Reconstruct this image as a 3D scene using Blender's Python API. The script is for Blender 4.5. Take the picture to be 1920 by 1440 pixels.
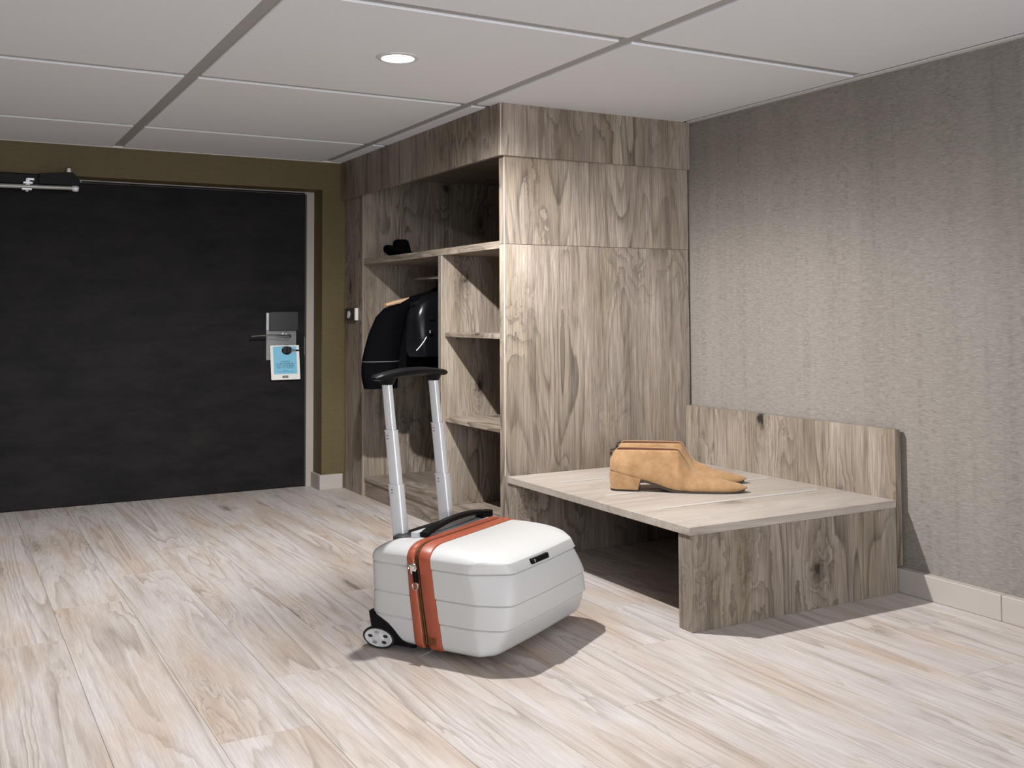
import bpy, bmesh, math, random
from mathutils import Vector, Matrix
random.seed(7)
S = bpy.context.scene
COL = S.collection
for o in list(bpy.data.objects): bpy.data.objects.remove(o)

# ------------------------------------------------------------------ camera, light, exposure
EYE = 1.2175
cam_d = bpy.data.cameras.new('camera'); cam = bpy.data.objects.new('camera', cam_d); COL.objects.link(cam)
cam_d.sensor_fit = 'HORIZONTAL'; cam_d.sensor_width = 36.0; cam_d.lens = 36.0*1928.17/1920
cam_d.shift_y = (493.996-720)/1920; cam_d.clip_start = .05
yaw, pitch, roll = (math.radians(a) for a in (29.1008, 2.8045, -0.2896))
Fw = Vector((math.sin(yaw)*math.cos(pitch), math.cos(yaw)*math.cos(pitch), math.sin(pitch)))
Rt = Vector((math.cos(yaw), -math.sin(yaw), 0)); Up = Rt.cross(Fw)
R2 = Rt*math.cos(roll)+Up*math.sin(roll); U2 = -Rt*math.sin(roll)+Up*math.cos(roll)
cam.matrix_world = Matrix(((R2.x, U2.x, -Fw.x, 0), (R2.y, U2.y, -Fw.y, 0), (R2.z, U2.z, -Fw.z, EYE), (0, 0, 0, 1)))
S.camera = cam

S.view_settings.view_transform = 'Standard'; S.view_settings.look = 'None'
S.view_settings.gamma = 1.0; S.view_settings.use_curve_mapping = False
S.view_settings.exposure = 0.0
w = bpy.data.worlds.new('world'); S.world = w; w.use_nodes = True
w.node_tree.nodes['Background'].inputs[0].default_value = (.75, .8, .9, 1)
w.node_tree.nodes['Background'].inputs[1].default_value = .3

LIGHTS = [(1.663, 3.965)]
def lamp(kind, name, loc, energy, color=(1, 1, 1), rot=None, **kw):
    d = bpy.data.lights.new(name, kind); d.energy = energy; d.color = color
    for k, v in kw.items(): setattr(d, k, v)
    o = bpy.data.objects.new(name, d); COL.objects.link(o); o.location = loc
    if rot: o.rotation_euler = rot
    return o
dl_ = lamp('SPOT', 'downlight_beam', (1.663, 3.965, 2.27), 410, (1, .985, .965), spot_size=math.radians(176), spot_blend=.05, shadow_soft_size=.022)
# wide-angle reflector: the beam is a little weaker straight down and fades out towards the ceiling
dl_.data.use_nodes = True
_nt = dl_.data.node_tree; _em = _nt.nodes['Emission']
_tc = _nt.nodes.new('ShaderNodeNewGeometry'); _sx = _nt.nodes.new('ShaderNodeSeparateXYZ'); _rp = _nt.nodes.new('ShaderNodeValToRGB'); _ab = _nt.nodes.new('ShaderNodeMath'); _ab.operation = 'ABSOLUTE'
_nt.links.new(_tc.outputs['Incoming'], _sx.inputs[0]); _nt.links.new(_sx.outputs[2], _ab.inputs[0]); _nt.links.new(_ab.outputs[0], _rp.inputs[0])
_e = _rp.color_ramp.elements
while len(_e) < 8: _e.new(.5)
for _el, (_p, _c) in zip(_e, ((.07, 0), (.15, .05), (.25, .20), (.38, .58), (.62, 1.0), (.82, 1.0), (.93, .70), (1.0, .26))): _el.position = _p; _el.color = (_c, _c, _c, 1)
_nt.links.new(_rp.outputs[0], _em.inputs['Strength'])
# soft fill lamp standing for daylight, just inside an unseen window behind the camera
lamp('AREA', 'window_fill', (.9, -2.3, 1.35), 192, (.95, .97, 1.0), (math.radians(90), 0, 0), shape='RECTANGLE', size=3.5, size_y=1.6)

# ------------------------------------------------------------------ materials
def mat(name): 
    m = bpy.data.materials.new(name); m.use_nodes = True
    nt = m.node_tree; b = nt.nodes['Principled BSDF']
    return m, nt, b
def N(nt, t, **kw):
    n = nt.nodes.new(t)
    for k, v in kw.items():
        if k in n.inputs: n.inputs[k].default_value = v
        else: setattr(n, k, v)
    return n
def mth(nt, op, a, b=None, c=None, clamp=False):
    n = nt.nodes.new('ShaderNodeMath'); n.operation = op; n.use_clamp = clamp
    for i, x in enumerate((a, b, c)):
        if x is None: continue
        if isinstance(x, (int, float)): n.inputs[i].default_value = x
        else: nt.links.new(x, n.inputs[i])
    return n.outputs[0]
def vmth(nt, op, a, b):
    n = nt.nodes.new('ShaderNodeVectorMath'); n.operation = op
    for i, x in enumerate((a, b)):
        if isinstance(x, tuple): n.inputs[i].default_value = x
        else: nt.links.new(x, n.inputs[i])
    return n.outputs[0]
def mixc(nt, fac, a, b, mode='MIX'):
    n = nt.nodes.new('ShaderNodeMix'); n.data_type = 'RGBA'; n.blend_type = mode
    for sock, x in ((n.inputs[0], fac), (n.inputs[6], a), (n.inputs[7], b)):
        if isinstance(x, (int, float)): sock.default_value = x
        elif isinstance(x, tuple): sock.default_value = (*x, 1)
        else: nt.links.new(x, sock)
    return n.outputs[2]
def ramp(nt, fac, *stops):
    n = nt.nodes.new('ShaderNodeValToRGB'); e = n.color_ramp.elements
    while len(e) < len(stops): e.new(.5)
    for el, (p, c) in zip(e, stops):
        el.position = p; el.color = (c, c, c, 1) if isinstance(c, (int, float)) else (*c, 1)
    nt.links.new(fac, n.inputs[0]); return n.outputs[0]
def noise(nt, vec, scale, detail=2, rough=.5, dist=0):
    n = N(nt, 'ShaderNodeTexNoise', Scale=scale, Detail=detail, Roughness=rough, Distortion=dist)
    nt.links.new(vec, n.inputs['Vector']); return n.outputs[0]
def bump(nt, b, h, strength=.2, dist=.002):
    n = N(nt, 'ShaderNodeBump', Strength=strength, Distance=dist)
    nt.links.new(h, n.inputs['Height']); nt.links.new(n.outputs[0], b.inputs['Normal'])

def plain(name, col, rough=.5, metal=0.0, var=.06, scale=30, spec=.5, coat=0):
    m, nt, b = mat(name)
    tc = N(nt, 'ShaderNodeTexCoord')
    f = noise(nt, tc.outputs['Object'], scale, 3)
    c = mixc(nt, f, tuple(x*(1-var) for x in col), tuple(min(1, x*(1+var)) for x in col))
    nt.links.new(c, b.inputs['Base Color'])
    b.inputs['Roughness'].default_value = rough; b.inputs['Metallic'].default_value = metal
    b.inputs['Specular IOR Level'].default_value = spec
    if coat: b.inputs['Coat Weight'].default_value = coat
    return m

def wood(name, axis, light, mid, dark, cross=5.0, along=.8, rings=9, ring_amt=.6, knot_amt=.8, pore=.4, streak=.55, tone_amt=.7, warm=None, warm_amt=.5, rough=.5, cells=(2.7, 1.5), vary=.14, wl=1.0):
    m, nt, b = mat(name)
    tc = N(nt, 'ShaderNodeTexCoord'); oi = N(nt, 'ShaderNodeObjectInfo')
    cx = nt.nodes.new('ShaderNodeCombineXYZ')
    for k, q in enumerate((83.0, 57.0, 39.0)): nt.links.new(mth(nt, 'MULTIPLY', oi.outputs['Random'], q), cx.inputs[k])
    co = vmth(nt, 'ADD', tc.outputs['Object'], cx.outputs[0])
    i = 'XYZ'.index(axis)
    def sc(c, a): v = [c, c, c]; v[i] = a; return vmth(nt, 'MULTIPLY', co, tuple(v))
    # slow field whose contour lines give the cathedral figure
    fld = noise(nt, sc(cross, along), 1.0, 1.0, .4, .35)
    # knots: sparse points that pull the contour lines around themselves
    v = N(nt, 'ShaderNodeTexVoronoi', Scale=1.0); v.feature = 'F1'
    wv = N(nt, 'ShaderNodeTexNoise', Scale=1.0, Detail=3.0, Roughness=.6); nt.links.new(sc(17, 9*wl), wv.inputs['Vector'])
    nt.links.new(vmth(nt, 'ADD', sc(*cells), vmth(nt, 'MULTIPLY', vmth(nt, 'SUBTRACT', wv.outputs['Color'], (.5, .5, .5)), (.30, .30, .30))), v.inputs['Vector'])
    wob = noise(nt, sc(26, 16*wl), 1.0, 3, .6)
    kd = mth(nt, 'ADD', v.outputs['Distance'], mth(nt, 'MULTIPLY', mth(nt, 'SUBTRACT', wob, .5), .16))
    knot = ramp(nt, kd, (.0, 1.0), (.055, .85), (.09, .3), (.15, 0.0))
    halo = ramp(nt, kd, (0.0, 1.0), (.10, .60), (.24, .22), (.48, 0.0))
    fld = mth(nt, 'ADD', fld, mth(nt, 'MULTIPLY', halo, .40))
    fld = mth(nt, 'ADD', fld, mth(nt, 'MULTIPLY', noise(nt, sc(cross*5, along*3), 1.0, 3, .6), .040))
    fr = mth(nt, 'FRACT', mth(nt, 'MULTIPLY', fld, float(rings)))
    ring = mth(nt, 'MULTIPLY', mth(nt, 'POWER', fr, 3.0), ramp(nt, fr, (.93, 1.0), (1.0, .25)))
    msk = ramp(nt, noise(nt, sc(4.5, 1.1), 1.0, 3), (.36, .12), (.62, 1.0))
    ring = mth(nt, 'MULTIPLY', ring, mth(nt, 'MAXIMUM', msk, halo))
    tone = ramp(nt, noise(nt, sc(7, .7), 1.0, 4, .6), (.32, 0.0), (.68, 1.0))
    fib = ramp(nt, noise(nt, sc(230, 7), 1.0, 2, .6), (.36, 0.0), (.66, 1.0))
    fib2 = ramp(nt, noise(nt, sc(85, 3.2), 1.0, 3, .65), (.40, 0.0), (.68, 1.0))
    drk = ramp(nt, noise(nt, sc(20, 1.1), 1.0, 5, .68), (.54, 0.0), (.72, 1.0))
    c = mixc(nt, mth(nt, 'MULTIPLY', tone, tone_amt), light, mid)
    if warm:
        wf = ramp(nt, noise(nt, sc(5, 1.1), 1.0, 3), (.48, 0.0), (.68, 1.0))
        c = mixc(nt, mth(nt, 'MULTIPLY', wf, warm_amt), c, warm)
    c = mixc(nt, mth(nt, 'MULTIPLY', drk, streak), c, dark)
    c = mixc(nt, mth(nt, 'MULTIPLY', ring, ring_amt), c, dark)
    c = mixc(nt, mth(nt, 'MULTIPLY', halo, knot_amt*.42), c, dark)
    c = mixc(nt, mth(nt, 'MULTIPLY', fib, pore), c, dark)
    c = mixc(nt, mth(nt, 'MULTIPLY', fib2, pore*.8), c, mid)
    c = mixc(nt, mth(nt, 'MULTIPLY', knot, knot_amt), c, tuple(x*.4 for x in dark))
    pv = mth(nt, 'MULTIPLY_ADD', oi.outputs['Random'], vary, 1-vary/2)
    hs = nt.nodes.new('ShaderNodeHueSaturation'); nt.links.new(pv, hs.inputs['Value']); nt.links.new(c, hs.inputs['Color'])
    nt.links.new(hs.outputs[0], b.inputs['Base Color'])
    b.inputs['Roughness'].default_value = rough; b.inputs['Specular IOR Level'].default_value = .3
    hgt = mth(nt, 'ADD', mth(nt, 'MULTIPLY', fib, -.6), mth(nt, 'MULTIPLY', ring, -.5))
    bump(nt, b, hgt, .3, .0012)
    return m

OAK = dict(light=(.455, .390, .330), mid=(.195, .156, .124), dark=(.034, .026, .020), warm=(.27, .212, .13), rings=13, ring_amt=.9, streak=.72, pore=.44, tone_amt=.8, knot_amt=1.0, cells=(3.5, 1.9))
WZ = wood('oak_laminate_upright', 'Z', **OAK)
WX = wood('oak_laminate_crosswise', 'X', **OAK)
WY = wood('oak_laminate_lengthwise', 'Y', **OAK)
WTOP = wood('oak_laminate_bench_top', 'X', (.45, .405, .365), (.35, .30, .262), (.13, .10, .075), ring_amt=.3, knot_amt=.5, streak=.3, pore=.25)
FLO = wood('washed_pine_plank', 'Y', (.585, .553, .542), (.46, .412, .382), (.17, .122, .09), cross=5.2, along=.24, rings=15, wl=.33,
           ring_amt=.7, knot_amt=.6, pore=.25, streak=.44, tone_amt=.7, warm=(.475, .36, .275), warm_amt=.7, rough=.46, cells=(4.0, .75), vary=.04)

def fabric_wall(name, dark, light):
    m, nt, b = mat(name)
    g = N(nt, 'ShaderNodeNewGeometry'); P = g.outputs['Position']
    wobv = noise(nt, vmth(nt, 'MULTIPLY', P, (9, 9, 7)), 1.0, 3)
    sh = nt.nodes.new('ShaderNodeCombineXYZ'); nt.links.new(mth(nt, 'MULTIPLY', wobv, .05), sh.inputs[2])
    Pw = vmth(nt, 'ADD', P, sh.outputs[0])
    th = noise(nt, vmth(nt, 'MULTIPLY', Pw, (14, 14, 330)), 1.0, 2, .55)
    slub = noise(nt, vmth(nt, 'MULTIPLY', Pw, (34, 34, 190)), 1.0, 3, .6)
    cold = noise(nt, vmth(nt, 'MULTIPLY', P, (4.5, 4.5, .22)), 1.0, 3, .6)
    colf = ramp(nt, noise(nt, vmth(nt, 'MULTIPLY', P, (25, 25, .8)), 1.0, 2, .6), (.48, 0.0), (.64, 1.0))
    dash = ramp(nt, noise(nt, vmth(nt, 'MULTIPLY', Pw, (30, 30, 75)), 1.0, 2, .6), (.46, 0.0), (.62, 1.0))
    f = mth(nt, 'ADD', mth(nt, 'MULTIPLY', ramp(nt, th, (.30, 0.0), (.70, 1.0)), .42),
            mth(nt, 'MULTIPLY', ramp(nt, slub, (.34, 0.0), (.68, 1.0)), .38))
    f = mth(nt, 'ADD', f, mth(nt, 'MULTIPLY', mth(nt, 'SUBTRACT', cold, .45), .55))
    f = mth(nt, 'SUBTRACT', f, mth(nt, 'MULTIPLY', mth(nt, 'MULTIPLY', colf, dash), .22), clamp=True)
    c = mixc(nt, f, dark, light)
    nt.links.new(c, b.inputs['Base Color']); b.inputs['Roughness'].default_value = .62
    b.inputs['Specular IOR Level'].default_value = .3
    bump(nt, b, mth(nt, 'ADD', th, slub), .3, .002)
    return m
WALLP = fabric_wall('grey_woven_wallcovering', (.165, .147, .131), (.318, .294, .270))
OLIVE = fabric_wall('olive_woven_wallcovering', (.088, .067, .029), (.130, .101, .046))
PAINT = plain('plain_wall_paint', (.16, .15, .14), .8, var=.03)

def tile_mat():
    m, nt, b = mat('mineral_ceiling_tile')
    tc = N(nt, 'ShaderNodeTexCoord')
    f = noise(nt, tc.outputs['Object'], 220, 2, .6)
    g = noise(nt, tc.outputs['Object'], 2.5, 2)
    c = mixc(nt, f, (.71, .725, .755), (.80, .82, .855))
    c = mixc(nt, mth(nt, 'MULTIPLY', g, .25), c, (.66, .675, .70))
    nt.links.new(c, b.inputs['Base Color']); b.inputs['Roughness'].default_value = .9
    b.inputs['Specular IOR Level'].default_value = .1
    bump(nt, b, f, .12, .001); return m
TILE = tile_mat()
GRID = plain('ceiling_grid_metal', (.36, .35, .345), .5, var=.02)
TRIMW = plain('ceiling_edge_trim', (.62, .615, .61), .5, var=.02)
BASEB = plain('taupe_baseboard', (.40, .365, .335), .6, var=.04, scale=14)
FRAME = plain('grey_door_frame', (.36, .325, .30), .45, var=.03)

def door_mat():
    m, nt, b = mat('charcoal_door_laminate')
    tc = N(nt, 'ShaderNodeTexCoord'); P = tc.outputs['Object']
    f = noise(nt, vmth(nt, 'MULTIPLY', P, (2.2, 2.2, 7)), 1.0, 6, .65)
    g = noise(nt, vmth(nt, 'MULTIPLY', P, (14, 14, 40)), 1.0, 4, .6)
    k = mth(nt, 'ADD', mth(nt, 'MULTIPLY', f, .75), mth(nt, 'MULTIPLY', g, .25))
    c = mixc(nt, ramp(nt, k, (.36, 0.0), (.68, 1.0)), (.0075, .0072, .0085), (.019, .017, .0165))
    nt.links.new(c, b.inputs['Base Color']); b.inputs['Roughness'].default_value = .6
    b.inputs['Specular IOR Level'].default_value = .1
    bump(nt, b, g, .15, .001); return m
DOOR = door_mat()
STEEL = plain('brushed_steel', (.50, .50, .50), .28, 1.0, var=.08, scale=60)
DARKST = plain('dark_satin_metal', (.05, .05, .052), .35, .8)
ALU = plain('satin_aluminium', (.72, .735, .76), .36, .25, var=.04)
CHROME = plain('chrome', (.80, .80, .80), .12, 1.0, var=.02)
BLACKP = plain('black_plastic', (.0055, .0055, .0065), .4, var=.1, spec=.1)
BLACKM = plain('black_rubber', (.012, .012, .012), .6)
WHITE = plain('white_hard_shell', (.545, .545, .54), .42, var=.015, scale=12, spec=.25)
def leather():
    m, nt, b = mat('tan_orange_leather')
    tc = N(nt, 'ShaderNodeTexCoord'); P = tc.outputs['Object']
    f = noise(nt, vmth(nt, 'MULTIPLY', P, (60, 60, 9)), 1.0, 3)
    c = mixc(nt, f, (.30, .060, .030), (.40, .090, .042))
    nt.links.new(c, b.inputs['Base Color']); b.inputs['Roughness'].default_value = .42
    bump(nt, b, noise(nt, P, 260, 2), .1, .001); return m
LEATH = leather()
BRASS = plain('brass_zip_teeth', (.17, .085, .03), .4, .6)
TAPE = plain('dark_zip_tape', (.055, .022, .015), .7)
def suede():
    m, nt, b = mat('tan_suede')
    tc = N(nt, 'ShaderNodeTexCoord'); P = tc.outputs['Object']
    f = noise(nt, P, 14, 5, .65); g = noise(nt, P, 240, 2, .6)
    c = mixc(nt, ramp(nt, f, (.3, 0.0), (.7, 1.0)), (.255, .145, .064), (.415, .258, .135))
    c = mixc(nt, mth(nt, 'MULTIPLY', g, .18), c, (.26, .14, .06))
    nt.links.new(c, b.inputs['Base Color']); b.inputs['Roughness'].default_value = .85
    b.inputs['Sheen Weight'].default_value = .15; b.inputs['Specular IOR Level'].default_value = .15
    bump(nt, b, mth(nt, 'ADD', f, mth(nt, 'MULTIPLY', g, .2)), .3, .006); return m
SUEDE = suede()
LINING = plain('brown_boot_lining', (.16, .065, .035), .7)
SOLE = plain('dark_boot_sole', (.03, .02, .014), .6)
CLOTH = plain('black_wool', (.0035, .0035, .0045), .9, var=.2, spec=0)
GLOSSY = plain('glossy_black_coated_cloth', (.003, .003, .004), .22, var=.1, spec=.15)
PALE = plain('pale_line', (.55, .55, .56), .4)
HANGW = plain('pale_hanger_wood', (.50, .33, .20), .5, var=.12)
FELT = plain('black_felt', (.003, .003, .0035), .9, spec=0)
CARDW = plain('white_card', (.78, .77, .74), .6, var=.02)
CARDB = plain('sky_blue_print', (.19, .50, .70), .55, var=.03)
INKB = plain('navy_ink', (.02, .04, .09), .6)
INKG = plain('dark_green_print', (.02, .06, .035), .6)
STRIP = plain('pale_blue_glass_strip', (.47, .46, .45), .25, var=.02)
SWB = plain('dark_switch_plastic', (.03, .03, .03), .4)
SWW = plain('white_switch_plastic', (.80, .79, .77), .4)
def glass():
    m, nt, b = mat('window_glass')
    b.inputs['Base Color'].default_value = (.9, .95, 1, 1); b.inputs['Roughness'].default_value = .05
    b.inputs['Transmission Weight'].default_value = 1.0; return m
GLASS = glass()
m, nt, b = mat('lamp_lens'); b.inputs['Emission Color'].default_value = (1, .97, .93, 1); b.inputs['Emission Strength'].default_value = 14.0
LENS = m

# ------------------------------------------------------------------ helpers
ORG = {}
def tag(o, label=None, cat=None, group=None, kind=None):
    if label: o['label'] = label
    if cat: o['category'] = cat
    if group: o['group'] = group
    if kind: o['kind'] = kind
    return o
def sharpen(bm, deg):
    a = math.radians(deg)
    for f in bm.faces: f.smooth = True
    for e in bm.edges:
        if len(e.link_faces) == 2 and e.calc_face_angle(0) > a: e.smooth = False
def obj(name, bm, m, parent=None, smooth=32, origin=None):
    """links a bmesh (in world coordinates) as one object with its origin at the middle of its bounds"""
    bmesh.ops.recalc_face_normals(bm, faces=bm.faces[:])
    if smooth: sharpen(bm, smooth)
    lo = Vector([min(v.co[i] for v in bm.verts) for i in range(3)]); hi = Vector([max(v.co[i] for v in bm.verts) for i in range(3)])
    c = Vector(origin) if origin else (lo+hi)/2
    bmesh.ops.translate(bm, verts=bm.verts[:], vec=-c)
    me = bpy.data.meshes.new(name); bm.to_mesh(me); bm.free()
    me.materials.append(m)
    o = bpy.data.objects.new(name, me); COL.objects.link(o)
    if parent: o.parent = parent; o.location = c-ORG[parent.name]
    else: o.location = c
    ORG[o.name] = c
    return o
def empty(name, loc, label=None, cat=None, group=None, kind=None):
    o = bpy.data.objects.new(name, None); COL.objects.link(o); o.location = loc; o.empty_display_size = .1
    ORG[o.name] = Vector(loc); return tag(o, label, cat, group, kind)
def add_box(bm, x0, x1, y0, y1, z0, z1, bev=0):
    vs = [bm.verts.new(p) for p in ((x0, y0, z0), (x1, y0, z0), (x1, y1, z0), (x0, y1, z0), (x0, y0, z1), (x1, y0, z1), (x1, y1, z1), (x0, y1, z1))]
    fs = [bm.faces.new([vs[i] for i in q]) for q in ((0, 3, 2, 1), (4, 5, 6, 7), (0, 1, 5, 4), (1, 2, 6, 5), (2, 3, 7, 6), (3, 0, 4, 7))]
    if bev:
        es = list({e for f in fs for e in f.edges}); bmesh.ops.bevel(bm, geom=es, offset=bev, segments=1, affect='EDGES')
    return vs
def box(name, b, m, parent=None, bev=.0012):
    bm = bmesh.new(); add_box(bm, *b, bev=bev); return obj(name, bm, m, parent)
def add_loft(bm, rings, cap=True, closed=True):
    R = [[bm.verts.new(p) for p in r] for r in rings]; n = len(R[0])
    for a, b2 in zip(R, R[1:]):
        for i in range(n if closed else n-1):
            j = (i+1) % n; bm.faces.new((a[i], a[j], b2[j], b2[i]))
    if cap and closed:
        bm.faces.new(R[0][::-1]); bm.faces.new(R[-1])
    return R
def frame_of(t):
    t = t.normalized(); a = Vector((0, 0, 1)) if abs(t.z) < .9 else Vector((1, 0, 0))
    u = t.cross(a).normalized(); return u, u.cross(t).normalized()
def add_tube(bm, pts, r, n=10, cap=True):
    pts = [Vector(p) for p in pts]; rs = r if isinstance(r, (list, tuple)) else [r]*len(pts)
    rings = []
    for i, p in enumerate(pts):
        t = pts[min(i+1, len(pts)-1)]-pts[max(i-1, 0)]; u, v = frame_of(t)
        rings.append([p+(u*math.cos(2*math.pi*k/n)+v*math.sin(2*math.pi*k/n))*rs[i] for k in range(n)])
    add_loft(bm, rings, cap)
def add_cyl(bm, c, ax, r0, r1, h, n=32):
    c = Vector(c); ax = Vector(ax).normalized(); u, v = frame_of(ax)
    add_loft(bm, [[c+ax*z+(u*math.cos(2*math.pi*k/n)+v*math.sin(2*math.pi*k/n))*r for k in range(n)] for z, r in ((0, r0), (h, r1))])
def add_lathe(bm, c, ax, prof, n=32):
    c = Vector(c); ax = Vector(ax).normalized(); u, v = frame_of(ax)
    add_loft(bm, [[c+ax*z+(u*math.cos(2*math.pi*k/n)+v*math.sin(2*math.pi*k/n))*max(r, 1e-4) for k in range(n)] for r, z in prof])
def add_prism(bm, poly, f0, f1):
    add_loft(bm, [[f0(*p) for p in poly], [f1(*p) for p in poly]])
def chaikin(p, it=1, closed=False):
    for _ in range(it):
        q = []; n = len(p)
        for i in range(n if closed else n-1):
            a, b2 = p[i], p[(i+1) % n]
            q += [tuple(a[k]*.75+b2[k]*.25 for k in range(len(a))), tuple(a[k]*.25+b2[k]*.75 for k in range(len(a)))]
        p = q if closed else [p[0]]+q+[p[-1]]
    return p
def interp(tab, x):
    if x <= tab[0][0]: return tab[0][1]
    for (a, va), (b2, vb) in zip(tab, tab[1:]):
        if x <= b2: return va+(vb-va)*(x-a)/(b2-a)
    return tab[-1][1]

# ------------------------------------------------------------------ the room
XW, XL, YB, YN, H = 3.709, -2.70, 6.971, -2.40, 2.2975
YREV, XRV, ZHD, XD0 = 7.166, 2.350, 2.099, .16
fl = empty('floor', (0, 0, 0), 'washed pale pine plank floor', None, None, 'structure')
box('floor_slab', (XL-.1, XW+.1, YN-.1, 7.4, -.12, -.022), PAINT, fl, 0)
PW, PL, GAP = .285, 2.15, .0005
nx = int((XW-XL)/PW)+1
shared = None
for i in range(nx):
    x0 = XL+i*PW; x1 = min(x0+PW, XW)
    y = YN-(i*.79 % 1)*PL
    while y < 7.22:
        a, b2 = max(y, YN), min(y+PL, 7.22)
        if b2-a > .02:
            full = abs(b2-a-PL) < 1e-6 and abs(x1-x0-PW) < 1e-6
            if full and shared:
                o = shared.copy(); COL.objects.link(o); o.location = ((x0+x1)/2, (a+b2)/2, -.011)
            else:
                o = box('plank', (x0+GAP, x1-GAP, a+GAP, b2-GAP, -.022, 0), FLO, fl, .0005)
                if full: shared = o
        y += PL

# ceiling: grid of tees with tiles that hang a little below them
ce = empty('ceiling', (0, 0, H), 'suspended ceiling of off-white tiles in a grey grid', None, None, 'structure')
box('ceiling_slab', (XL-.1, XW+.1, YN-.1, 7.4, H+.06, H+.16), PAINT, ce, 0)
GX = [XL, -1.81, -.415, .980, 2.375, XW]; GY = [YN, -.95, .47, 1.883, 3.295, 4.718, 6.113, YB]
TW = .030
for i in range(len(GX)-1):
    for j in range(len(GY)-1):
        a, b2 = GX[i]+(TW if i else .05), GX[i+1]-(TW if i < len(GX)-2 else .052)
        c, d = GY[j]+(TW if j else .05), GY[j+1]-(TW if j < len(GY)-2 else .022)
        box('ceiling_tile', (a, b2, c, d, H-.001, H+.022), TILE, ce, .003)
for x in GX[1:-1]: box('ceiling_tee', (x-TW-.004, x+TW+.004, YN, YB, H+.0075, H+.03), GRID, ce, 0)
for y in GY[1:-1]:
    for i in range(len(GX)-1):
        box('ceiling_tee', (GX[i]+(TW+.006), GX[i+1]-(TW+.006), y-TW-.004, y+TW+.004, H+.008, H+.03), GRID, ce, 0)
def trim(name, b): tag(box(name, b, TRIMW, None, .001), 'pale ceiling edge trim', None, None, 'structure')
bm = bmesh.new(); add_box(bm, XW-.030, XW, YN, 4.57, H-.004, H+.004); add_box(bm, XW-.062, XW-.03, YN, 4.57, H+.006, H+.03)
tag(obj('trim_1', bm, TRIMW), 'pale edge trim where the ceiling meets the grey wall', kind='structure')
bm = bmesh.new(); add_box(bm, XL, 2.48, YB-.020, YB, H-.004, H+.02)
tag(obj('trim_2', bm, TRIMW), 'pale edge trim where the ceiling meets the olive wall', kind='structure')

def struct(name, boxes, m, label):
    bm = bmesh.new()
    for q in boxes: add_box(bm, *q)
    return tag(obj(name, bm, m), label, kind='structure')
struct('wall_right', [(XW, XW+.12, YN, 7.35, 0, H+.06)], WALLP, 'grey woven wallcovering wall on the right')
struct('wall_left', [(XL-.12, XL, YN, 7.35, 0, H+.06)], PAINT, 'plain wall on the left')
struct('wall_back', [(XRV, XW, YB, 7.35, 0, H+.06), (XL, XD0, YB, 7.35, 0, H+.06), (XD0, XRV, YB, 7.35, ZHD, H+.06)], OLIVE, 'olive wall around the recessed door')
struct('wall_recess', [(XD0, XRV, 7.23, 7.35, 0, ZHD)], PAINT, 'wall behind the door leaf')
WX0, WX1, WZ0, WZ1 = -.9, 2.7, .5, 2.2
struct('wall_front', [(XL, WX0, YN-.12, YN, 0, H+.06), (WX1, XW, YN-.12, YN, 0, H+.06), (WX0, WX1, YN-.12, YN, 0, WZ0), (WX0, WX1, YN-.12, YN, WZ1, H+.06)], PAINT, 'wall with the unseen window behind the camera')
wi = empty('fill_window_1', (.9, YN-.06, WZ0), 'wide unseen window behind the camera, carrying the fill light', kind='structure')  # window out of view, built to hold the fill lamp
bm = bmesh.new()
for q in ((WX0, WX1, WZ0, WZ0+.06), (WX0, WX1, WZ1-.06, WZ1), (WX0, WX0+.06, WZ0+.06, WZ1-.06), (WX1-.06, WX1, WZ0+.06, WZ1-.06), (.87, .93, WZ0+.06, WZ1-.06)):
    add_box(bm, q[0], q[1], YN-.10, YN-.04, q[2], q[3])
obj('window_frame', bm, SWW, wi)
for q in ((WX0+.06, .87), (.93, WX1-.06)): box('pane', (q[0], q[1], YN-.075, YN-.065, WZ0+.06, WZ1-.06), GLASS, wi, 0)

# baseboards
br = empty('baseboard_right', (3.69, 0, 0), 'taupe baseboard along the grey wall', kind='structure')
for a, b2 in ((YN, -.2), (-.2, 2.653), (2.653, 4.575)): box('baseboard_length', (3.668, XW, a+.0008, b2-.0008, 0, .103), BASEB, br, .003)
bb = empty('baseboard_back', (2.42, 6.96, 0), 'taupe baseboard around the corner beside the door', kind='structure')
box('baseboard_length', (2.332, 2.500, 6.953, YB, 0, .103), BASEB, bb, .002)
box('baseboard_length', (2.332, XRV, YB, 7.150, 0, .103), BASEB, bb, .002)

# ------------------------------------------------------------------ door
dr = empty('door_1', (1.2, YREV, 0), 'dark charcoal hotel room door in a grey frame', kind='structure')
DX0, DX1, DZ1, DY = .205, 2.286, 2.077, 7.172
leaf = box('door_leaf', (DX0, DX1, DY, DY+.045, .006, DZ1), DOOR, dr, .002)
bm = bmesh.new()
add_box(bm, 2.296, XRV, 7.152, 7.22, 0, 2.100); add_box(bm, XD0, .197, 7.152, 7.22, 0, 2.100)
add_box(bm, .197, 2.296, 7.152, 7.22, 2.083, 2.100)
obj('door_frame', bm, FRAME, dr)
box('frame_stop', (2.286, 2.296, 7.168, 7.222, 0, 2.083), BLACKM, dr, 0)
box('latch_plate', (2.2845, 2.2895, 7.166, 7.20, .93, 1.06), STEEL, leaf, 0)
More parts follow.
